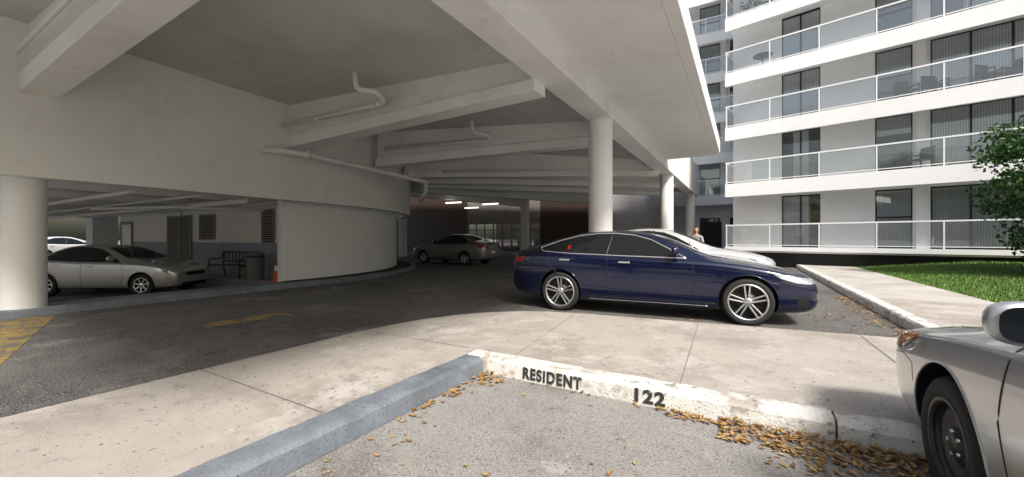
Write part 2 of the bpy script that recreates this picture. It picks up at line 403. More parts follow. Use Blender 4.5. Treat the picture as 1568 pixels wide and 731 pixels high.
def louver(x0,x1,z0,z1,frame=.06,double=False):
    L_=[(x0,x1,7.44,7.488,z0,z0+.04),(x0,x1,7.44,7.488,z1-.05,z1),(x0,x0+frame,7.44,7.488,z0+.04,z1-.05),(x1-frame,x1,7.44,7.488,z0+.04,z1-.05)]
    if double: L_.append(((x0+x1)/2-.05,(x0+x1)/2+.05,7.44,7.488,z0+.04,z1-.05))
    boxes('louver_frame',L_,M['louver'],gw)
    box('louver_dark',x0+.05,x1-.05,7.478,7.49,z0+.03,z1-.04,M['dark'],gw)
    n=int((z1-z0)/.075); sl=[]
    for i in range(1,n):
        z=z0+i*(z1-z0)/n
        sl.append((x0+frame,x1-frame,7.45,7.474,z,z+.04))
    boxes('louver_slats',sl,M['louver'],gw)
louver(-22.0,-19.65,.03,2.32,.12,True); louver(-18.95,-17.7,1.3,2.3); louver(-14.35,-13.6,1.2,2.35)
boxes('door_frame',[(-27.6,-27.45,7.44,7.488,0,2.2),(-26.2,-26.05,7.44,7.488,0,2.2),(-27.45,-26.2,7.44,7.488,2.05,2.2)],M['louver'],gw)
box('door_leaf',-27.45,-26.2,7.46,7.487,0,2.05,M['railwhite'],gw)
box('end_pier',-30.6,-29.6,6.9,7.9,-.1,2.66,M['white'],gw)
box('low_wall',-46,-34.5,9.5,9.7,0,1.1,M['white'],gw)
tube('wall_conduit',[(-20.6,7.46,2.33),(-20.6,7.46,2.64)],.02,M['louver'],gw)
# ---------------------------------------------------------------- rear block
rb=empty('lobby_block')
box('white_back_wall',-10.6,-3.0,31,31.3,0,6.5,M['backwall'],rb)
box('brown_panel_wall',-15.2,-10.602,30.9,31.2,0,6.5,M['brown'],rb)
box('lobby_header',-23,-15.202,30.9,31.2,2.7,6.5,M['lobbywall'],rb)
box('left_panel_wall',-36,-23.002,30.9,31.2,0,6.5,M['brown'],rb)
box('lobby_floor',-23,-15.2,31.2,36,-.05,.02,M['concrete'],rb)
box('lobby_back',-23,-15.2,36,36.2,0,3,M['lobbywall'],rb)
box('lobby_roof',-23,-15.2,31.2,36,3.0,3.2,M['white'],rb)
box('lobby_glass',-23,-15.2,31.0,31.02,0,2.7,M['pane'],rb)
boxes('lobby_mullions',[(x,x+.07,30.9,31.0,0,2.7) for x in np.linspace(-23,-15.27,9)]+[(-23,-15.2,30.88,30.9,2.1,2.18)],M['louver'],rb)
for x in (-21.5,-19,-17):
    box('lobby_fill',x-.3,x+.3,33,33.3,2.9,2.95,M['lobbyfill'],rb)  # out-of-sight fill that brightens the lobby interior
boxes('lobby_desk',[(-21,-19,34,34.6,0,1.1),(-18.4,-17.7,33,33.7,0,.8),(-16.9,-16.3,33.5,34,0,1.3)],M['wood'],rb,.02)
# ---------------------------------------------------------------- apartment building
def building(name,loc,ang,length,floors,openings,balc=1.4,rail_from=0,s0=0,back=12,seed=1):
    rnd=random.Random(seed)
    e=empty(name,loc,ang)
    walls=[];frames=[];glass=[];curt=[];rooms=[];slabs=[];fas=[];rails=[];rg=[];posts=[]
    for k,z in enumerate(floors[:-1]):
        zn=floors[k+1]
        th=.62 if k>0 else .16
        fas.append((s0,length,0,.18,z-th,z+.03))
        slabs.append((s0+.001,length-.001,.182,balc+.3,z-.24,z-.004))
        zt=zn-.24
        h=z+2.52
        cur=s0
        for (a,b,kind) in openings:
            walls.append((cur,a,balc,balc+.2,z-.002,zt+.002))
            walls.append((a,b,balc,balc+.2,h,zt+.002))
            if kind=='d2': xs=[a,(a+b)/2,b]
            elif kind=='d3': xs=[a,a+(b-a)*.36,a+(b-a)*.70,b]
            else: xs=[a,b]
            for x in xs: frames.append((x-.03 if x>a else x,x+.03 if x<b else x,balc+.05,balc+.11,z,h))
            frames.append((a+.03,b-.03,balc+.052,balc+.108,h-.06,h-.001)); frames.append((a+.03,b-.03,balc+.052,balc+.108,z,z+.06))
            if kind=='w': frames.append((a+.03,b-.03,balc+.052,balc+.108,z+1.3,z+1.36))
            glass.append((a+.02,b-.02,balc+.075,balc+.085,z+.03,h-.03))
            if rnd.random()<.94:
                lo=a+.05; hi=b-.05
                if kind!='w':
                    if rnd.random()<.4: hi=a+(b-a)*rnd.choice([.5,.7,.95])
                    if rnd.random()<.2: lo=a+(b-a)*.3
                    curt.append((lo,hi,balc+.115,balc+.135,z,h))
                else: curt.append((lo,hi,balc+.115,balc+.135,z+rnd.choice([0,1.35,1.7]),h))
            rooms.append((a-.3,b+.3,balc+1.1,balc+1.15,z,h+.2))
            cur=b
        walls.append((cur,length,balc,balc+.2,z-.002,zt+.002))
        for (a,b,kind) in openings:
            if kind=='w': walls.append((b+.10,b+.38,balc-.16,balc-.001,z,zt))
        if k>=rail_from:
            x=s0+.03
            rails.append((s0,length,.05,.11,z+1.06,z+1.12))
            rails.append((s0,length,.065,.095,z+.10,z+.13))
            while x<length:
                posts.append((x,x+.045,.055,.105,z+.03,z+1.06)); x+=1.86
            rg.append((s0+.03,length-.03,.076,.084,z+.131,z+1.059))
            rails.append((s0,s0+.05,.12,balc,z+1.06,z+1.12))
            rg.append((s0+.02,s0+.028,.13,balc-.01,z+.10,z+1.059))
    boxes('walls',walls,M['bldg'],e); boxes('balcony_slabs',slabs,M['bldg'],e)
    boxes('balcony_fascias',fas,M['bldg'],e); boxes('window_frames',frames,M['blackframe'],e)
    boxes('window_panes',glass,M['pane'],e); boxes('blinds',curt,M['curtain'],e)
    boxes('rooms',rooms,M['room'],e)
    boxes('handrails',rails,M['railwhite'],e); boxes('rail_posts',posts,M['railwhite'],e); boxes('rail_glass',rg,M['railglass'],e)
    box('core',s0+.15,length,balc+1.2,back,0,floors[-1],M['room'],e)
    box('end_wall',s0-.002,s0+.14,balc+.201,back,0,floors[-1],M['bldg'],e)
    return e
fl=[.92,4.05,6.88,9.62,12.38,15.15,17.9,20.7]
ops=[]
for o0 in (0,10.6):
    ops+=[(2.16+o0,3.67+o0,'d2'),(5.55+o0,6.69+o0,'w'),(7.2+o0,10.2+o0,'d3')]
bd=building('apartment_building',(-.8,22.7,0),math.atan2(-.239,.971),26,fl,ops,1.4,seed=4)
box('shaded_plinth_wall',.1,26,.5,.7,0,.75,M['dark'],bd)  # near-black colour paints in the shade below the lowest balcony slab
def patio_chair(x,y,z,rz,par):
    e=empty('patio_chair',(x,y,z),rz); e.parent=par
    boxes('chair_parts',[(-.27,.27,-.27,.27,.40,.44),(-.27,.27,.25,.29,.44,.92),(-.27,-.24,-.27,-.24,0,.62),(.24,.27,-.27,-.24,0,.62),(-.27,-.24,.24,.27,0,.62),(.24,.27,.24,.27,0,.62),(-.29,-.22,-.27,.27,.62,.65),(.22,.29,-.27,.27,.62,.65)],M['black'],e)
for (x,z) in ((6.5,6.88),(7.3,6.88),(8.7,6.88),(9.3,6.88),(6.9,4.05)): patio_chair(x,.75,z,random.uniform(-1,1),bd)
pt=empty('patio_table',(1.5,.7,9.62)); pt.parent=bd
lathe('table_top',[(0,.68),(.42,.68),(.42,.71),(0,.71)],M['darkmetal'],pt,28); tube('table_leg',[(0,0,0),(0,0,.68)],.03,M['darkmetal'],pt)
rbld=building('apartment_wing',(-6.0,30.2,0),0,9.5,[0.3]+[x+.2 for x in fl[1:]],[(.8,2.2,'d2'),(3.3,4.6,'w'),(5.2,7.6,'d3')],1.2,rail_from=1,back=7,seed=5)
box('entrance_door',3.55,4.7,.9,1.18,0,2.5,M['dark'],rbld)
# ---------------------------------------------------------------- lawn
def lz(x,y):
    a=min(1,max(0,(y-11.5)/8)); b=min(1,max(0,(x-4.2)/3)); return .135+.36*a*b
nx,ny=46,34; v=[];f=[]
for j in range(ny+1):
    for i in range(nx+1):
        x=4.1+(30-4.1)*(i/nx)**1.3; y0=10.53-.035*(x-4.1); y=y0+(24-y0)*j/ny
        v.append((x,y,lz(x,y)+random.uniform(0,.012)))
for j in range(ny):
    for i in range(nx):
        a=j*(nx+1)+i; f.append((a,a+1,a+nx+2,a+nx+1))
lw=mk('lawn',v,f,M['grass'],None,True)
def blades(n):
    x=4.06+np.random.rand(n)**1.2*13; y=10.5+np.random.rand(n)*11
    z=np.array([lz(a,b) for a,b in zip(x,y)])
    an=np.random.rand(n)*6.28; h=.035+np.random.rand(n)*.05; w=.008+np.random.rand(n)*.008
    lx=(np.random.rand(n)-.5)*.06; ly=(np.random.rand(n)-.5)*.06
    V=np.zeros((n,3,3)); dx=np.cos(an)*w; dy=np.sin(an)*w
    V[:,0]=np.stack([x-dx,y-dy,z],1); V[:,1]=np.stack([x+dx,y+dy,z],1); V[:,2]=np.stack([x+lx,y+ly,z+h],1)
    return V.reshape(-1,3)
V=blades(60000)
me=bpy.data.meshes.new('g'); me.from_pydata(V.tolist(),[],[(i,i+1,i+2) for i in range(0,len(V),3)]); me.materials.append(M['blade'])
o=bpy.data.objects.new('grass_blades',me); S.collection.objects.link(o); o.parent=lw
# ---------------------------------------------------------------- trees
def leafmesh(name,centers,rads,per,size,m,parent,rnd):
    V=[]
    for c,rad in zip(centers,rads):
        n=int(per*(rad/.5)**2) if per>0 else 10
        p=rnd.normal(size=(n,3)); p/=np.linalg.norm(p,axis=1)[:,None]+1e-9
        p*=(rnd.random(n)**.5)[:,None]*rad; p[:,2]*=.75
        p+=np.array(c)
        d=rnd.normal(size=(n,3)); d[:,2]-=.4; d/=np.linalg.norm(d,axis=1)[:,None]
        q=np.cross(d,rnd.normal(size=(n,3))); q/=np.linalg.norm(q,axis=1)[:,None]+1e-9
        s=size*(.6+.8*rnd.random(n))[:,None]
        quad=np.stack([p,p+d*s*.5+q*s*.28,p+d*s,p+d*s*.5-q*s*.28],1)
        V.append(quad.reshape(-1,3))
    V=np.concatenate(V)
    me=bpy.data.meshes.new(name); me.from_pydata(V.tolist(),[],[(i,i+1,i+2,i+3) for i in range(0,len(V),4)]); me.materials.append(m)
    o=bpy.data.objects.new(name,me); S.collection.objects.link(o); o.parent=parent; return o
def tree(name,loc,h,cr,crown_z0,nclu,per,size,seed,crad=.5,trunk_r=.12):
    rnd=np.random.RandomState(seed); e=empty(name,loc)
    tp=[(0,0,0)]; x=y=0
    for i in range(1,6):
        x+=rnd.normal()*.08; y+=rnd.normal()*.08; tp.append((x,y,h*.75*i/5))
    tube('trunk',tp,[trunk_r*(1-.14*i) for i in range(6)],M['bark'],e,10)
    cs=[];rs=[]
    zc_=(h+crown_z0)/2; hh=(h-crown_z0)/2
    for i in range(nclu):
        d=rnd.normal(size=3); d/=np.linalg.norm(d); rr=.35+.65*rnd.random()**.6
        c=(d[0]*cr*rr,d[1]*cr*rr,zc_+d[2]*hh*rr); cs.append(c); rs.append(crad*(.6+.7*rnd.random()))
        if i%3==0:
            k=rnd.randint(1,5); b0=tp[k]
            mid=((b0[0]+c[0])/2,(b0[1]+c[1])/2,(b0[2]+c[2])/2+.1)
            tube('limb',[b0,mid,c],[trunk_r*.4,trunk_r*.25,.01],M['bark'],e,6)
    leafmesh('foliage',cs,rs,per,size,M['leaf'],e,rnd); return e
tree('broadleaf_tree',(7.75,17.0,.3),4.9,1.65,.2,135,170,.12,3,.45,.09)
tree('shrub',(7.55,16.2,.25),2.3,1.0,-.1,60,170,.11,8,.38,.05)
tree('shade_tree',(11,-15,0),9,4.2,3.2,90,90,.34,11,1.1,.25)
tree('shade_tree',(-3,-17,0),10,5.0,3.6,100,90,.36,12,1.2,.28)
tree('shade_tree',(4,-24,0),10,5.,3,100,90,.36,13,1.2,.28)
bp_=empty('balcony_plant',(1.0,.7,12.38)); bp_.parent=bd
lathe('pot',[(0,0),(.2,0),(.25,.35),(0,.35)],M['darkmetal'],bp_,20)
leafmesh('plant_leaves',[(0,0,.75),(.3,0,.6),(-.3,0,.65),(.8,0,.6)],[.4,.3,.3,.35],120,.14,M['leaf'],bp_,np.random.RandomState(4))
# ---------------------------------------------------------------- leaf litter
def litter(name,regs,size=.05):
    V=[];F=[]
    for (x0,x1,y0,y1,z,n,zz) in regs:
        for _ in range(n):
            x=random.uniform(x0,x1)
            fr=random.random()**1.6
            y=y1+(y0-y1)*fr; zt=z+random.random()*zz*(1-fr)
            a=random.random()*6.28; s=size*random.uniform(.55,1.2); k=len(V)
            ca,sa=math.cos(a),math.sin(a); cu=random.uniform(.1,.45)*s; tl=random.uniform(-.4,.4)
            pts=[(-s*.5,0,cu*.4),(-s*.15,s*.26,cu*.6),(s*.25,s*.2,cu*.5),(s*.55,0,cu),(s*.25,-s*.2,cu*.6),(-s*.15,-s*.26,cu*.4),(0,0,0)]
            for (px,py,pz) in pts:
                V.append((x+px*ca-py*sa,y+px*sa+py*ca,zt+.004+pz+px*tl*.5+abs(tl)*s*.3))
            F+= [(k+6,k+i,k+(i+1)%6) for i in range(6)]
    return mk(name,V,F,M['litter'],None,False)
litter('leaf_litter',[(-.15,1.0,2.98,3.28,.006,600,.04),(-.6,-.1,3.16,3.29,.006,80,.01),(.1,1.2,2.78,3.1,.006,150,.02),(-2.22,-1.95,3.0,3.28,.006,70,.03),
   (-2.23,-2.1,2.1,3.2,.006,75,.02),(-2.2,-1.9,1.2,2.2,.006,14,.0),(-2.1,1.4,1.6,3.25,.006,30,.0),(-1.9,-.7,3.2,3.29,.006,12,.0)],.047)
litter('leaf_litter',[(1.75,2.08,7.0,11.5,.004,330,.02),(.9,2.08,6.7,9.5,.004,110,.0),(-2,3.5,4,6.3,.152,6,.0)],.055)

# ---------------------------------------------------------------- cars
def pchip(pts,x):
    xs=[p[0] for p in pts]; ys=[p[1] for p in pts]
    if x<=xs[0]: return ys[0]
    if x>=xs[-1]: return ys[-1]
    n=len(xs); d=[(ys[i+1]-ys[i])/(xs[i+1]-xs[i]) for i in range(n-1)]
    def sl(i):
        if i==0: return d[0]
        if i==n-1: return d[-1]
        if d[i-1]*d[i]<=0: return 0
        return 2*d[i-1]*d[i]/(d[i-1]+d[i])
    for i in range(n-1):
        if x<=xs[i+1]:
            h=xs[i+1]-xs[i]; t=(x-xs[i])/h
            return ys[i]*(2*t**3-3*t*t+1)+sl(i)*h*(t**3-2*t*t+t)+ys[i+1]*(-2*t**3+3*t*t)+sl(i+1)*h*(t**3-t*t)
SP={}
SP['fastback']=dict(L=4.73,wb=2.82,fo=.89,r=.335,ar=.375,tw=.24,
 top=[(0,.60),(.06,.70),(.3,.78),(.7,.86),(1.1,.925),(1.38,.975),(1.8,1.17),(2.2,1.325),(2.55,1.385),(2.9,1.395),(3.3,1.37),(3.8,1.265),(4.2,1.14),(4.45,1.065),(4.62,1.03),(4.70,.985),(4.73,.83)],
 belt=[(0,.53),(.06,.60),(.3,.72),(.7,.81),(1.1,.87),(1.5,.905),(2.5,.935),(3.4,.965),(4.2,.975),(4.55,.93),(4.73,.72)],
 bot=[(0,.34),(.05,.24),(.3,.185),(1.4,.17),(3.4,.18),(4.3,.21),(4.6,.27),(4.73,.40)],
 w=[(0,.62),(.05,.72),(.15,.80),(.35,.865),(.7,.908),(1.2,.918),(2.2,.915),(3.2,.92),(3.9,.922),(4.3,.89),(4.55,.82),(4.68,.73),(4.73,.62)],
 wt=[(0,.45),(.3,.60),(1.0,.68),(1.4,.68),(2.0,.60),(2.4,.555),(3.0,.555),(3.6,.55),(4.2,.60),(4.5,.66),(4.73,.55)],
 win=[(1.70,.945),(1.95,1.085),(2.22,1.225),(2.5,1.305),(2.8,1.335),(3.1,1.335),(3.45,1.295),(3.8,1.205),(4.12,1.085),(4.05,1.025),(3.6,.995),(2.6,.965)],
 pill=[((2.86,1.34),(2.92,.96)),((3.70,1.25),(3.86,1.0))],
 ws=(1.40,1.62,2.24,.70,.545),rg=(3.45,4.22,.50,.55),
 doors=[[(1.62,.90),(1.58,.62),(1.66,.28)],[(2.90,.94),(2.90,.5),(2.86,.28)],[(3.98,.97),(3.90,.78),(3.62,.55),(3.52,.30)]],
 handles=[(2.62,.865),(3.62,.885)])
SP['sedan']=dict(L=4.54,wb=2.60,fo=.90,r=.315,ar=.365,tw=.20,
 top=[(0,.68),(.06,.77),(.3,.86),(.7,.94),(1.0,.985),(1.2,1.02),(1.6,1.23),(2.0,1.40),(2.35,1.465),(2.8,1.475),(3.2,1.42),(3.6,1.25),(3.85,1.13),(4.1,1.085),(4.4,1.07),(4.50,1.0),(4.54,.85)],
 belt=[(0,.60),(.06,.69),(.3,.80),(.7,.88),(1.1,.92),(1.5,.935),(2.5,.95),(3.4,.99),(4.1,1.0),(4.42,.95),(4.54,.75)],
 bot=[(0,.36),(.05,.25),(.3,.20),(1.4,.19),(3.4,.19),(4.2,.22),(4.45,.28),(4.54,.42)],
 w=[(0,.64),(.05,.73),(.15,.80),(.35,.85),(.7,.877),(1.2,.88),(2.2,.88),(3.4,.88),(3.9,.87),(4.2,.84),(4.42,.77),(4.54,.64)],
 wt=[(0,.50),(.3,.64),(.9,.70),(1.2,.68),(1.8,.60),(2.2,.56),(3.0,.56),(3.5,.58),(3.9,.66),(4.3,.68),(4.54,.55)],
 win=[(1.50,.965),(1.75,1.12),(2.0,1.26),(2.25,1.355),(2.6,1.40),(3.0,1.385),(3.35,1.27),(3.62,1.09),(3.60,1.03),(2.6,.985)],
 pill=[((2.48,1.42),(2.55,.96)),((3.22,1.38),(3.30,1.0))],
 ws=(1.22,1.42,2.05,.70,.55),rg=(3.25,3.84,.50,.62),
 doors=[[(1.42,.93),(1.38,.6),(1.44,.29)],[(2.52,.95),(2.52,.5),(2.50,.29)],[(3.48,1.0),(3.40,.75),(3.18,.55),(3.08,.30)]],
 handles=[(2.28,.86),(3.22,.90)])
near_=dict(SP['sedan'])
near_.update(wb=2.60,
 top=[(0,.66),(.06,.74),(.3,.80),(.7,.87),(1.0,.93),(1.2,.98),(1.6,1.20)]+SP['sedan']['top'][7:],
 belt=[(0,.60),(.06,.67),(.3,.745),(.7,.81),(1.1,.865),(1.5,.90)]+SP['sedan']['belt'][6:],
 w=[(0,.73),(.04,.80),(.12,.842),(.30,.868),(.6,.878),(1.2,.88)]+SP['sedan']['w'][6:])
SP['compact']=near_
def paint(name,col,metal=.4,rough=.32):
    return mat(name,col,rough,metal=metal,var=.03,scale=2,coat=1.,spec=.5,speck=[(tuple(x*1.25 for x in col),900,(.6,.7))])
def wheel(par,x,y,side,sp,style):
    r=sp['r']; w=sp['tw']
    e=empty('wheel',(x,y,r)); e.parent=par
    s=side
    rr=r*(.765 if style=='audi' else .66)
    h=w/2
    tp=[(rr,-h*.85),(rr+.02,-h*.98),(r-.035,-h),(r-.01,-h*.86),(r,-h*.6),(r,h*.6),(r-.01,h*.86),(r-.035,h),(rr+.02,h*.98),(rr,h*.85)]
    lathe('tyre',tp,M['rubber'],e,56,'Y')
    rimm=M['steelblack'] if style=='steel' else M['alloy']
    lathe('rim_barrel',[(rr+.006,-h*.8),(rr-.012,-h*.7),(rr-.025,0),(rr-.012,h*.8),(rr+.008,h*.9)],M['darkmetal'] if style!='steel' else M['steelblack'],e,48,'Y')
    lathe('rim_lip',[(rr+.008,s*h*.86),(rr+.006,s*h*.96),(rr-.014,s*h*.97),(rr-.02,s*h*.80)],rimm,e,56,'Y')
    d0=[(0,s*h*.1),(rr-.02,s*h*.1)]
    lathe('brake_backing',d0 if s<0 else d0[::-1],M['black'],e,32,'Y')
    if style!='steel':
        lathe('brake_disc',[(0,s*h*.3),(rr*.62,s*h*.3),(rr*.62,s*h*.15)],M['darkmetal'],e,32,'Y')
    def spoke(a,r0,r1,w0,w1,yo0,yo1,th=.02,dx=0,dx1=0):
        ca,sa=math.cos(a),math.sin(a); v=[]
        for (rad,wd,yo,off) in ((r0,w0,yo0,dx),(r1,w1,yo1,dx1)):
            for (ss,yy) in ((-1,yo-s*th),(1,yo-s*th),(.7,yo),(-.7,yo)):
                t=off+ss*wd/2; v.append((rad*ca-t*sa,yy,rad*sa+t*ca))
        return v
    V=[];F=[]
    def add(v):
        k=len(V); V.extend(v); F.extend([tuple(i+k for i in q) for q in ((0,1,2,3),(7,6,5,4),(0,4,5,1),(1,5,6,2),(2,6,7,3),(3,7,4,0))])
    if style=='audi':
        for i in range(5):
            a=2*math.pi*i/5+.35
            for q in (-1,1): add(spoke(a,.035,rr-.005,.034,.026,s*h*.74,s*h*.92,.035,q*.018,q*.036))
    elif style=='alloy':
        for i in range(7):
            add(spoke(2*math.pi*i/7+.2,.03,rr-.005,.055,.06,s*h*.80,s*h*.92,.03))
    if V:
        me=bpy.data.meshes.new('s'); me.from_pydata(V,[],F); bm=bmesh.new(); bm.from_mesh(me)
        o_=bm_obj('spokes',bm,M['alloy'],e); bevel(o_,.004)
        lathe('hub_cap',[(0,s*h*.84),(.05,s*h*.84),(.062,s*h*.78),(.062,s*h*.5)],M['alloy'],e,24,'Y')
    else:
        pr=[(.0,s*h*.72),(.05,s*h*.72),(.058,s*h*.62),(.09,s*h*.42),(.125,s*h*.46),(.15,s*h*.60),(.175,s*h*.60),(rr-.012,s*h*.35)]
        lathe('steel_disc',pr,M['steelblack'],e,48,'Y')
        for i in range(10):
            a=2*math.pi*i/10
            lathe('vent_hole',[(0,s*(h*.62)),(.014,s*(h*.62))],M['dark'],e,12,'Y',loc=(.163*math.cos(a),0,.163*math.sin(a)))
        for i in range(5):
            a=2*math.pi*i/5
            tube('wheel_nut',[(.057*math.cos(a),s*h*.5,.057*math.sin(a)),(.057*math.cos(a),s*h*.74,.057*math.sin(a))],.010,M['alloy'],e,6)
def car(name,spec,loc,heading,pm,scale=1.,style='alloy',mz=0.):
    sp=SP[spec]; L=sp['L']; c0=sp['fo']+sp['wb']/2
    e=empty(name,loc,heading,scale)
    st=[0,.03,.08,.16,.28,.45]+[.6+.18*i for i in range(int((L-1.1)/.18)+1)]
    st=[s for s in st if s<L-.45]+[L-.42,L-.28,L-.16,L-.08,L-.03,L]
    V=[];F=[];n=None
    for s in st:
        w=pchip(sp['w'],s); zb=pchip(sp['bot'],s); zs=pchip(sp['belt'],s); zt=pchip(sp['top'],s); wt=pchip(sp['wt'],s)
        hh=zs-zb; g=zt-zs
        half=[(0,zb),(w*.6,zb),(w*.90,zb+.012),(w*.965,zb+.07),(w*.985,zb+.30*hh),(w*1.0,zb+.55*hh),(w*.995,zb+.80*hh),(w*.972,zs-.018),(w*.935,zs+.012 if g>.03 else zs),
              (w*.93+(wt-w*.93)*.5,zs+g*.55),(wt+.012,zs+g*.88),(wt*.88,zs+g*.965),(wt*.5,zt-g*.004),(0,zt)]
        ring=[(y,z) for y,z in half]+[(-y,z) for y,z in half[-2:0:-1]]
        n=len(ring); V+=[(c0-s,y,z) for y,z in ring]
    for i in range(len(st)-1):
        for j in range(n):
            j2=(j+1)%n; F.append((i*n+j,i*n+j2,(i+1)*n+j2,(i+1)*n+j))
    F.append(tuple(range(n-1,-1,-1))); F.append(tuple((len(st)-1)*n+j for j in range(n)))
    me=bpy.data.meshes.new('b'); me.from_pydata(V,[],F)
    bm=bmesh.new(); bm.from_mesh(me); bmesh.ops.recalc_face_normals(bm,faces=bm.faces)
    cl=bm.edges.layers.float.new('crease_edge'); bm.verts.ensure_lookup_table()
    for ed in bm.edges:
        a,b=ed.verts[0].index,ed.verts[1].index
        if abs(a-b)==n and (a%n) in (7,n-7): ed[cl]=.75
    bm.to_mesh(me); bm.free(); me.materials.append(pm)
    body=bpy.data.objects.new('body',me); S.collection.objects.link(body)
    sub=body.modifiers.new('s','SUBSURF'); sub.levels=2; sub.render_levels=2
    bpy.context.view_layer.update(); dg=bpy.context.evaluated_depsgraph_get()
    me2=bpy.data.meshes.new_from_object(body.evaluated_get(dg))
    bm=bmesh.new(); bm.from_mesh(me2); bvh=BVHTree.FromBMesh(bm); bm.free()
    body.modifiers.clear(); body.data=me2
    ax=[c0-sp['fo'],c0-sp['fo']-sp['wb']]
    cb=bmesh.new(); ar=sp['ar']; W=max(p[1] for p in sp['w'])
    for x in ax:
        for sd in (-1,1):
            mm=Matrix.Translation((x,sd*(W-.02),sp['r']+.012))@Matrix.Rotation(R(90),4,'X')
            bmesh.ops.create_cone(cb,cap_ends=True,segments=64,radius1=ar,radius2=ar,depth=.56,matrix=mm)
    cut=bm_obj('cut',cb,M['black'])
    bo=body.modifiers.new('b','BOOLEAN'); bo.object=cut; bo.operation='DIFFERENCE'; bo.solver='EXACT'
    bpy.context.view_layer.update(); dg=bpy.context.evaluated_depsgraph_get()
    me3=bpy.data.meshes.new_from_object(body.evaluated_get(dg)); body.modifiers.clear(); body.data=me3
    bpy.data.objects.remove(cut)
    me3.materials.clear(); me3.materials.append(pm); me3.materials.append(M['black'])
    for p in me3.polygons:
        c=p.center; p.material_index=0
        for x in ax:
            if math.hypot(c.x-x,c.z-sp['r']-.012)<ar+.0015: p.material_index=1
        if p.normal.z<-.8 and c.z<.35: p.material_index=1
    sharpen(me3,40); body.parent=e
    def cast(axis,sd,a,b):
        if axis=='y': o=Vector((a,sd*3,b)); d=Vector((0,-sd,0))
        elif axis=='x': o=Vector((sd*6,a,b)); d=Vector((-sd,0,0))
        else: o=Vector((a,b,4)); d=Vector((0,0,-1))
        h=bvh.ray_cast(o,d)
        if h[0] is None:
            h=bvh.find_nearest(o+d*(2.1 if axis=='y' else 3.7 if axis=='x' else 2.8))
        nn=h[1]
        if nn.dot(d)>0: nn=-nn
        return h[0],nn
    def decal(nm,poly,axis,sd,m,off=.004,step=.045):
        bm=bmesh.new(); vs=[bm.verts.new((a,b,0)) for a,b in poly]; bm.faces.new(vs)
        bmesh.ops.triangulate(bm,faces=bm.faces)
        xs=[p[0] for p in poly]; ys=[p[1] for p in poly]
        for k,(lo,hi) in enumerate(((min(xs),max(xs)),(min(ys),max(ys)))):
            t=lo+step
            while t<hi:
                co=(t,0,0) if k==0 else (0,t,0); no=(1,0,0) if k==0 else (0,1,0)
                bmesh.ops.bisect_plane(bm,geom=bm.verts[:]+bm.edges[:]+bm.faces[:],plane_co=co,plane_no=no); t+=step
        for v_ in bm.verts:
            h,nn=cast(axis,sd,v_.co.x,v_.co.y); v_.co=h+nn*off
        bmesh.ops.recalc_face_normals(bm,faces=bm.faces)
        return bm_obj(nm,bm,m,e,True,False)
    def curve(nm,pts,axis,sd,r,m,off=0,closed=False,seg=6):
        P=[]
        if closed: pts=pts+[pts[0]]
        for i in range(len(pts)-1):
            a=pts[i];b=pts[i+1]; k=max(1,int(math.hypot(b[0]-a[0],b[1]-a[1])/.04))
            for q in range(k): P.append((a[0]+(b[0]-a[0])*q/k,a[1]+(b[1]-a[1])*q/k))
        P.append(pts[-1])
        pp=[]
        for a,b in P:
            h,nn=cast(axis,sd,a,b); pp.append(h+nn*off)
        return tube(nm,pp,r,m,e,seg)
    X=lambda s:c0-s
    for sd in (-1,1):
        decal('side_window',[(X(a),b) for a,b in sp['win']],'y',sd,M['carglass'],.003)
        curve('window_trim',[(X(a),b) for a,b in sp['win']],'y',sd,.010 if spec=='fastback' else .004,M['chrome'] if spec=='fastback' else M['black'],.003,True)
        for (a,b) in sp['pill']: curve('pillar_strip',[(X(a[0]),a[1]-.02),(X(b[0]),b[1]+.01)],'y',sd,.022 if a[0]<3 else .012,M['black'],-.010)
        for d in sp['doors']: curve('door_gap',[(X(a),b) for a,b in d],'y',sd,.0055,M['black'],-.002)
        curve('sill_line',[(X(sp['fo']+.42),.285),(X(sp['fo']+sp['wb']-.42),.285)],'y',sd,.006,M['black'],-.001)
        decal('sill_trim',[(X(sp['fo']+.40),.19),(X(sp['fo']+.40),.235),(X(sp['fo']+sp['wb']-.40),.235),(X(sp['fo']+sp['wb']-.40),.19)],'y',sd,M['black'],.004)
        for (a,b) in sp['handles']:
            h,nn=cast('y',sd,X(a),b); box('door_handle',h.x-.09,h.x+.09,min(h.y,h.y+sd*.03),max(h.y,h.y+sd*.03),h.z-.014,h.z+.014,M['chrome'] if spec=='fastback' else pm,e,.008)
        for x in ax:
            pts=[(x+(ar+.004)*math.cos(R(a)),sp['r']+.012+(ar+.004)*math.sin(R(a))) for a in range(-12,193,5)]
            pts=[p for p in pts if p[1]>.24]
            curve('arch_lip',pts,'y',sd,.007,pm,-.001)
            wheel(e,x,sd*(W-sp['tw']/2-.015),sd,sp,style)
        bs=sp['win'][0][0]+.17; h,nn=cast('y',sd,X(bs),sp['win'][0][1]+.03)
        hz=h.z+mz
        bmm=bmesh.new(); bmesh.ops.create_uvsphere(bmm,u_segments=20,v_segments=12,radius=1)
        for v_ in bmm.verts:
            c=v_.co
            c.x=(abs(c.x)**.8)*(1 if c.x>0 else -1); c.x=c.x*(.075 if c.x>0 else .03)
            c.y=(abs(c.y)**.7)*(1 if c.y>0 else -1)*.115; c.z=(abs(c.z)**.7)*(1 if c.z>0 else -1)*.075
            c.x+=h.x; c.y+=sd*(abs(h.y)+.13); c.z+=hz+.085
        bm_obj('mirror_shell',bmm,pm,e,True)
        cy=sd*(abs(h.y)+.13); vv=[];N_=24
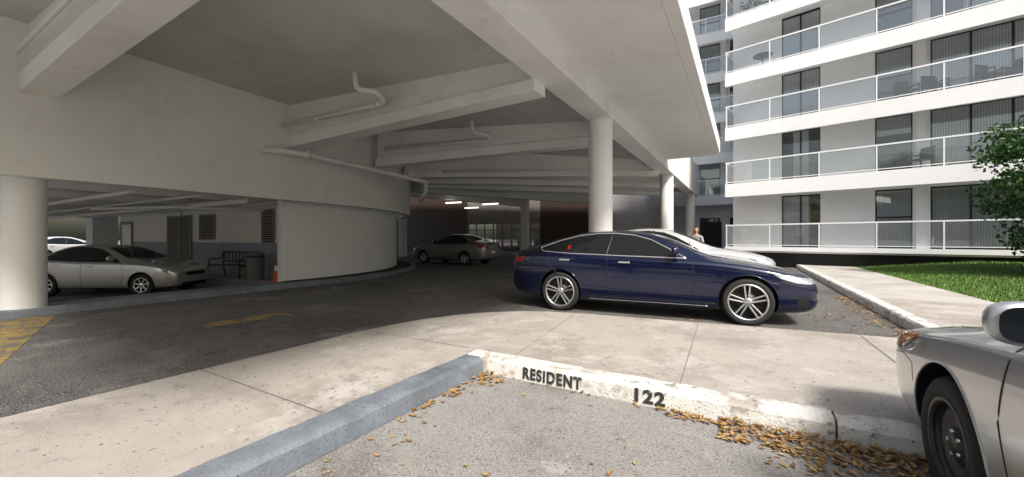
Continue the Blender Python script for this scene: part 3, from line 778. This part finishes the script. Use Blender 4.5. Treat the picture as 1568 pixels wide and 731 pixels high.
        for i in range(N_):
            a=2*math.pi*i/N_; ya=abs(math.cos(a))**.6*(1 if math.cos(a)>0 else -1)*.095; za=abs(math.sin(a))**.6*(1 if math.sin(a)>0 else -1)*.06
            vv.append((h.x-.034,cy+ya,hz+.085+za))
        mk('mirror_glass',vv,[tuple(range(N_))],M['carglass'],e)
        tube('mirror_stalk',[(h.x+.02,sd*(abs(h.y)-.03),hz-.01),(h.x+.02,cy-sd*.03,hz+.04)],[.035,.022],M['black'],e,8)
    a0,a1,a2,wy,ty=sp['ws']
    wpoly=[(X(a0),0),(X(a0+.03),wy*.5),(X(a1-.04),wy*.93),(X(a1+.02),wy*.95),(X(a2),ty),(X(a2-.05),ty*.5),(X(a2-.06),0)]
    wpoly=wpoly+[(a,-b) for a,b in wpoly[-2:0:-1]]
    decal('windscreen',wpoly,'z',1,M['carglass'],.003)
    b0,b1,ty0,ty1=sp['rg']
    decal('rear_window',[(X(b0),-ty0),(X(b0-.03),0),(X(b0),ty0),(X(b1),ty1),(X(b1+.04),0),(X(b1),-ty1)],'z',1,M['carglass'],.003)
    for sd in (-1,1):
        wy_=pchip(sp['wt'],.8)*1.06
        curve('bonnet_gap',[(X(.32),sd*.60),(X(.7),sd*(wy_-.01)),(X(a0+.02),sd*(wy_+.02))],'z',1,.004,M['black'],-.002)
    if spec=='fastback':
        for sd in (-1,1):
            decal('headlamp_wrap',[(X(.13),.61),(X(.15),.675),(X(.40),.735),(X(.58),.745),(X(.50),.69),(X(.30),.63)],'y',sd,M['lamp_clear'],.005,.03)
            decal('headlamp_front',[(sd*.40,.60),(sd*.42,.665),(sd*.78,.70),(sd*.80,.62)],'x',1,M['lamp_clear'],.005,.03)
            decal('tail_lamp',[(X(4.67),.80),(X(4.69),.90),(X(4.36),.93),(X(4.42),.84)],'y',sd,M['lamp_red'],.005,.03)
            decal('side_vent',[(X(.14),.30),(X(.16),.46),(X(.30),.40),(X(.30),.30)],'y',sd,M['black'],.004,.03)
            curve('crease_line',[(X(.62),.73),(X(1.3),.80),(X(2.4),.845),(X(3.5),.87),(X(4.3),.88)],'y',sd,.004,pm,.0)
            curve('lower_crease',[(X(1.5),.36),(X(2.4),.40),(X(3.3),.48)],'y',sd,.005,pm,.0)
            curve('chrome_sill',[(X(1.4),.245),(X(3.2),.245)],'y',sd,.004,M['chrome'],.004)
        decal('grille',[(-.36,.36),(-.40,.62),(.40,.62),(.36,.36)],'x',1,M['black'],.006,.04)
        curve('grille_trim',[(-.36,.36),(-.40,.62),(.40,.62),(.36,.36)],'x',1,.008,M['chrome'],.006,True)
        decal('window_sticker',[(X(3.60),1.06),(X(3.60),1.13),(X(3.55),1.13),(X(3.55),1.06)],'y',-1,M['lamp_red'],.006)
    else:
        dz=-.04 if spec=='compact' else 0
        for sd in (-1,1):
            decal('headlamp_wrap',[(X(.08),.64+dz),(X(.09),.745+dz),(X(.32),.81+dz*1.5),(X(.56),.84+dz*1.5),(X(.52),.78+dz),(X(.36),.70+dz)],'y',sd,M['lamp_clear'],.005,.03)
            if style=='steel': decal('turn_signal',[(X(.20),.67+dz),(X(.18),.765+dz*1.3),(X(.54),.835+dz*1.5),(X(.50),.77+dz)],'y',sd,M['amber'],.009,.03)
            decal('headlamp_front',[(sd*.42,.65+dz),(sd*.44,.73+dz),(sd*.76,.76+dz),(sd*.78,.66+dz)],'x',1,M['lamp_clear'],.005,.03)
            decal('tail_lamp',[(X(4.47),.76),(X(4.48),.95),(X(4.16),.97),(X(4.22),.84)],'y',sd,M['lamp_red'],.005,.03)
            decal('tail_lamp_rear',[(sd*.42,.80),(sd*.42,.94),(sd*.74,.95),(sd*.74,.78)],'x',-1,M['lamp_red'],.006,.03)
            curve('bumper_gap',[(X(.10),.62+dz),(X(.36),.66+dz),(X(.52),.64+dz),(X(.53),.50)],'y',sd,.004,M['black'],-.002)
        decal('grille',[(-.36,.55),(-.40,.66),(.40,.66),(.36,.55)],'x',1,M['black'],.006,.04)
        decal('number_plate',[(-.16,.55),(-.16,.68),(.16,.68),(.16,.55)],'x',-1,M['railwhite'],.008,.04)
    decal('lower_intake',[(-.5,.26),(-.5,.36),(.5,.36),(.5,.26)],'x',1,M['black'],.006,.05)
    return e
navy=paint('navy_paint',(.003,.0065,.036),.35,.25)
silver=paint('silver_paint',(.50,.51,.53),.65,.35)
champ=paint('champagne_paint',(.50,.49,.475),.6,.35)
greyp=paint('grey_paint',(.28,.29,.30),.6,.33)
lsilver=paint('light_silver_paint',(.60,.61,.62),.4,.3)
whitep=paint('white_paint',(.75,.76,.77),.05,.3)
sc=1.08
car('parked_car','fastback',(-1.54,7.96,0),R(5),navy,sc,'audi')
car('parked_car','compact',(1.79,1.50,0),R(91),silver,1.03,'steel',-.05)
hx=R(30.26+3)
fw=Vector((-14.9,4.5)); 
org=fw-Vector((math.cos(hx),math.sin(hx)))*1.3+Vector((-math.sin(hx),math.cos(hx)))*.78
car('parked_car','sedan',(org.x,org.y,-.30),hx,champ,1.0,'alloy')
car('parked_car','sedan',(-13.5,17.0,0),R(30.26+148),greyp,1.08,'alloy')
car('parked_car','sedan',(-1.80,11.75,0),R(4),lsilver,1.11,'alloy')
car('parked_car','sedan',(-37.5,7.6,0),R(100),whitep,1.0,'alloy')
# ---------------------------------------------------------------- street furniture
def bench(loc,rz):
    e=empty('park_bench',loc,rz)
    for i in range(5): box('seat_slat',-.7,.7,-.22+.095*i,-.15+.095*i,.43,.455,M['wood'],e,.005)
    boxes('backrest',[(-.68,.68,.27,.30,.84,.90),(-.68,.68,.255,.285,.52,.56)]+[(-.64+.16*i,-.615+.16*i,.265,.29,.56,.84) for i in range(9)],M['black'],e,.004)
    for k in (-.72,.72):
        tube('arm',round_path([(k,-.25,.0),(k,-.24,.43),(k,-.27,.64),(k,.2,.66),(k,.27,.9)],.08),.02,M['black'],e,8)
        tube('rear_leg',round_path([(k,.34,0),(k,.24,.43),(k,.29,.88)],.1),.02,M['black'],e,8)
        tube('brace',[(k,-.24,.42),(k,.24,.42)],.018,M['black'],e,8)
    return e
bench((-15.3,6.95,.0),R(12))
tb=empty('trash_bin',(-13.75,6.95,0))
lathe('bin_body',[(0,0),(.24,0),(.25,.03),(.27,.72),(.275,.76),(.27,.80),(.20,.90),(.08,.94),(0,.945)],M['greenbin'],tb,32)
lathe('bin_band',[(.272,.74),(.285,.745),(.285,.78),(.272,.79)],M['black'],tb,32)
tcn=empty('traffic_cone',(-12.55,6.98,0))
box('cone_base',-.17,.17,-.17,.17,0,.03,M['orange'],tcn,.01)
lathe('cone_body',[(.13,.03),(.03,.70),(0,.705)],M['orange'],tcn,24)
lathe('cone_band',[(.085,.36),(.062,.50)],M['railwhite'],tcn,24)
# ---------------------------------------------------------------- person
def person(loc,rz,h=1.72):
    e=empty('woman',loc,rz,h/1.72)
    def skin(nm,nodes,edges,root,m,sub=2):
        me=bpy.data.meshes.new(nm); me.from_pydata([n[:3] for n in nodes],edges,[])
        o=bpy.data.objects.new(nm,me); S.collection.objects.link(o)
        o.modifiers.new('sk','SKIN')
        for i,nn in enumerate(nodes):
            rr=nn[3]; o.data.skin_vertices[0].data[i].radius=(rr,rr if len(nn)<5 else nn[4])
            o.data.skin_vertices[0].data[i].use_root=(i==root)
        s=o.modifiers.new('ss','SUBSURF'); s.levels=sub; s.render_levels=sub
        bpy.context.view_layer.update()
        m2=bpy.data.meshes.new_from_object(o.evaluated_get(bpy.context.evaluated_depsgraph_get()))
        o.modifiers.clear(); o.data=m2
        m2.materials.clear()
        for q in (m if isinstance(m,list) else [m]): m2.materials.append(q)
        m2.polygons.foreach_set('use_smooth',[True]*len(m2.polygons)); o.parent=e
        return o
    nodes=[(0,0,.93,.15,.11),(0,0,1.08,.125,.09),(0,0,1.26,.15,.10),(0,0,1.38,.13,.08),(0,0,1.46,.05,.05),(0,0,1.52,.048,.048),
     (-.09,0,.86,.095,.1),(-.10,.02,.48,.06,.06),(-.10,-.02,.09,.04,.04),(-.10,.12,.03,.035,.025),
     (.09,0,.86,.095,.1),(.11,-.02,.48,.06,.06),(.12,-.05,.09,.04,.04),(.13,.09,.03,.035,.025),
     (-.18,0,1.38,.052,.052),(-.25,.03,1.12,.04,.04),(-.20,.20,.95,.028,.028),
     (.18,0,1.38,.052,.052),(.34,.06,1.24,.04,.04),(.20,.12,1.46,.028,.028)]
    edges=[(0,1),(1,2),(2,3),(3,4),(4,5),(0,6),(6,7),(7,8),(8,9),(0,10),(10,11),(11,12),(12,13),(3,14),(14,15),(15,16),(3,17),(17,18),(18,19)]
    o=skin('body',nodes,edges,0,[M['skin'],M['shirt'],M['pants']])
    for p in o.data.polygons:
        c=p.center
        p.material_index=0
        if c.z<.95 and abs(c.x)<.2: p.material_index=2
        elif c.z<1.43 and abs(c.x)<.235 and c.y<.12: p.material_index=1
    for sd,(wx,wy,wz),dv in ((-1,(-.20,.20,.95),(0,.5,-.8)),(1,(.20,.12,1.46),(-.5,-.1,.8))):
        d=Vector(dv).normalized(); a=Vector((1,0,0)); a=(a-d*a.dot(d)).normalized()
        w=Vector((wx,wy,wz)); pl=w+d*.07
        skin('palm',[(*w,.026,.02),(*pl,.036,.016)],[(0,1)],0,M['skin'],1)
        for k,ln in enumerate((.062,.072,.068,.052)):
            b=pl+a*(k-1.5)*.019; c=b+d*ln*.6; t=c+(d+Vector((0,.4,0))).normalized()*ln*.5
            skin('finger',[(*b,.009),(*c,.008),(*t,.007)],[(0,1),(1,2)],0,M['skin'],1)
        b=w+d*.025-a*.03*sd; c=b+(d*.7-a*.7*sd)*.035; t=c+d*.03
        skin('thumb',[(*b,.011),(*c,.010),(*t,.008)],[(0,1),(1,2)],0,M['skin'],1)
    hd=bmesh.new(); bmesh.ops.create_uvsphere(hd,u_segments=24,v_segments=16,radius=1)
    for v_ in hd.verts:
        c=v_.co; t=.82+.18*max(-1,min(1,(c.z+.4)))
        c.x*=.075*t; c.y*=.092*t; c.z=c.z*.115+1.605
    bm_obj('head',hd,M['skin'],e,True)
    hr=bmesh.new(); bmesh.ops.create_uvsphere(hr,u_segments=24,v_segments=16,radius=1)
    for v_ in hr.verts:
        c=v_.co
        if c.y>.35 and c.z<.45: c.y=.2
        c.x*=.088; c.y=c.y*.105-.015; c.z=c.z*(.118 if c.z>0 else .21)+1.625
    bm_obj('hair',hr,M['hair'],e,True)
    tube('nose',[(0,.085,1.62),(0,.105,1.59),(0,.085,1.583)],[.006,.013,.008],M['skin'],e,8)
    tube('mouth',[(-.022,.082,1.555),(0,.088,1.553),(.022,.082,1.555)],[.003,.006,.003],M['lamp_red'],e,8)
    for sx in (-1,1):
        lathe('eye',[(0,-.008),(.008,-.004),(.010,0),(.008,.004),(0,.008)],M['black'],e,10,loc=(sx*.028,.084,1.615))
        tube('ear',[(sx*.074,-.005,1.63),(sx*.082,-.01,1.61),(sx*.074,-.005,1.58)],[.008,.012,.007],M['skin'],e,8)
    return e
person((-1.45,15.6,0),R(160),1.76)
# ---------------------------------------------------------------- light & camera
W=bpy.data.worlds.new("World"); S.world=W; W.use_nodes=True
nt=W.node_tree; bg=nt.nodes['Background']; sky=nt.nodes.new('ShaderNodeTexSky'); sky.sky_type='NISHITA'; sky.sun_disc=False
SE,SA=46,(.72,-.69)
az=math.atan2(SA[0],SA[1])
sky.sun_elevation=R(SE); sky.sun_rotation=az; sky.air_density=1.4; sky.dust_density=5
nt.links.new(sky.outputs[0],bg.inputs[0]); bg.inputs[1].default_value=.15
sl=bpy.data.lights.new('sun','SUN'); sl.energy=4.7; sl.angle=R(10); sl.color=(1,.965,.92)
so=bpy.data.objects.new('sun',sl); S.collection.objects.link(so)
d=Vector((SA[0]*math.cos(R(SE)),SA[1]*math.cos(R(SE)),math.sin(R(SE))))
so.rotation_euler=d.to_track_quat('Z','Y').to_euler(); so.location=(10,-10,30)
cd=bpy.data.cameras.new('camera'); cd.sensor_width=36; cd.lens=13.94; cd.clip_start=.05; cd.clip_end=2000
co=bpy.data.objects.new('camera',cd); S.collection.objects.link(co)
co.location=(0,0,1.35); co.rotation_euler=(R(90),0,R(30.26))
if ZOOM:
    k,px,py=ZOOM; cd.lens*=k; cd.shift_x=(px-784)/1568*k; cd.shift_y=-(py-365.5)/1568*k
S.camera=co
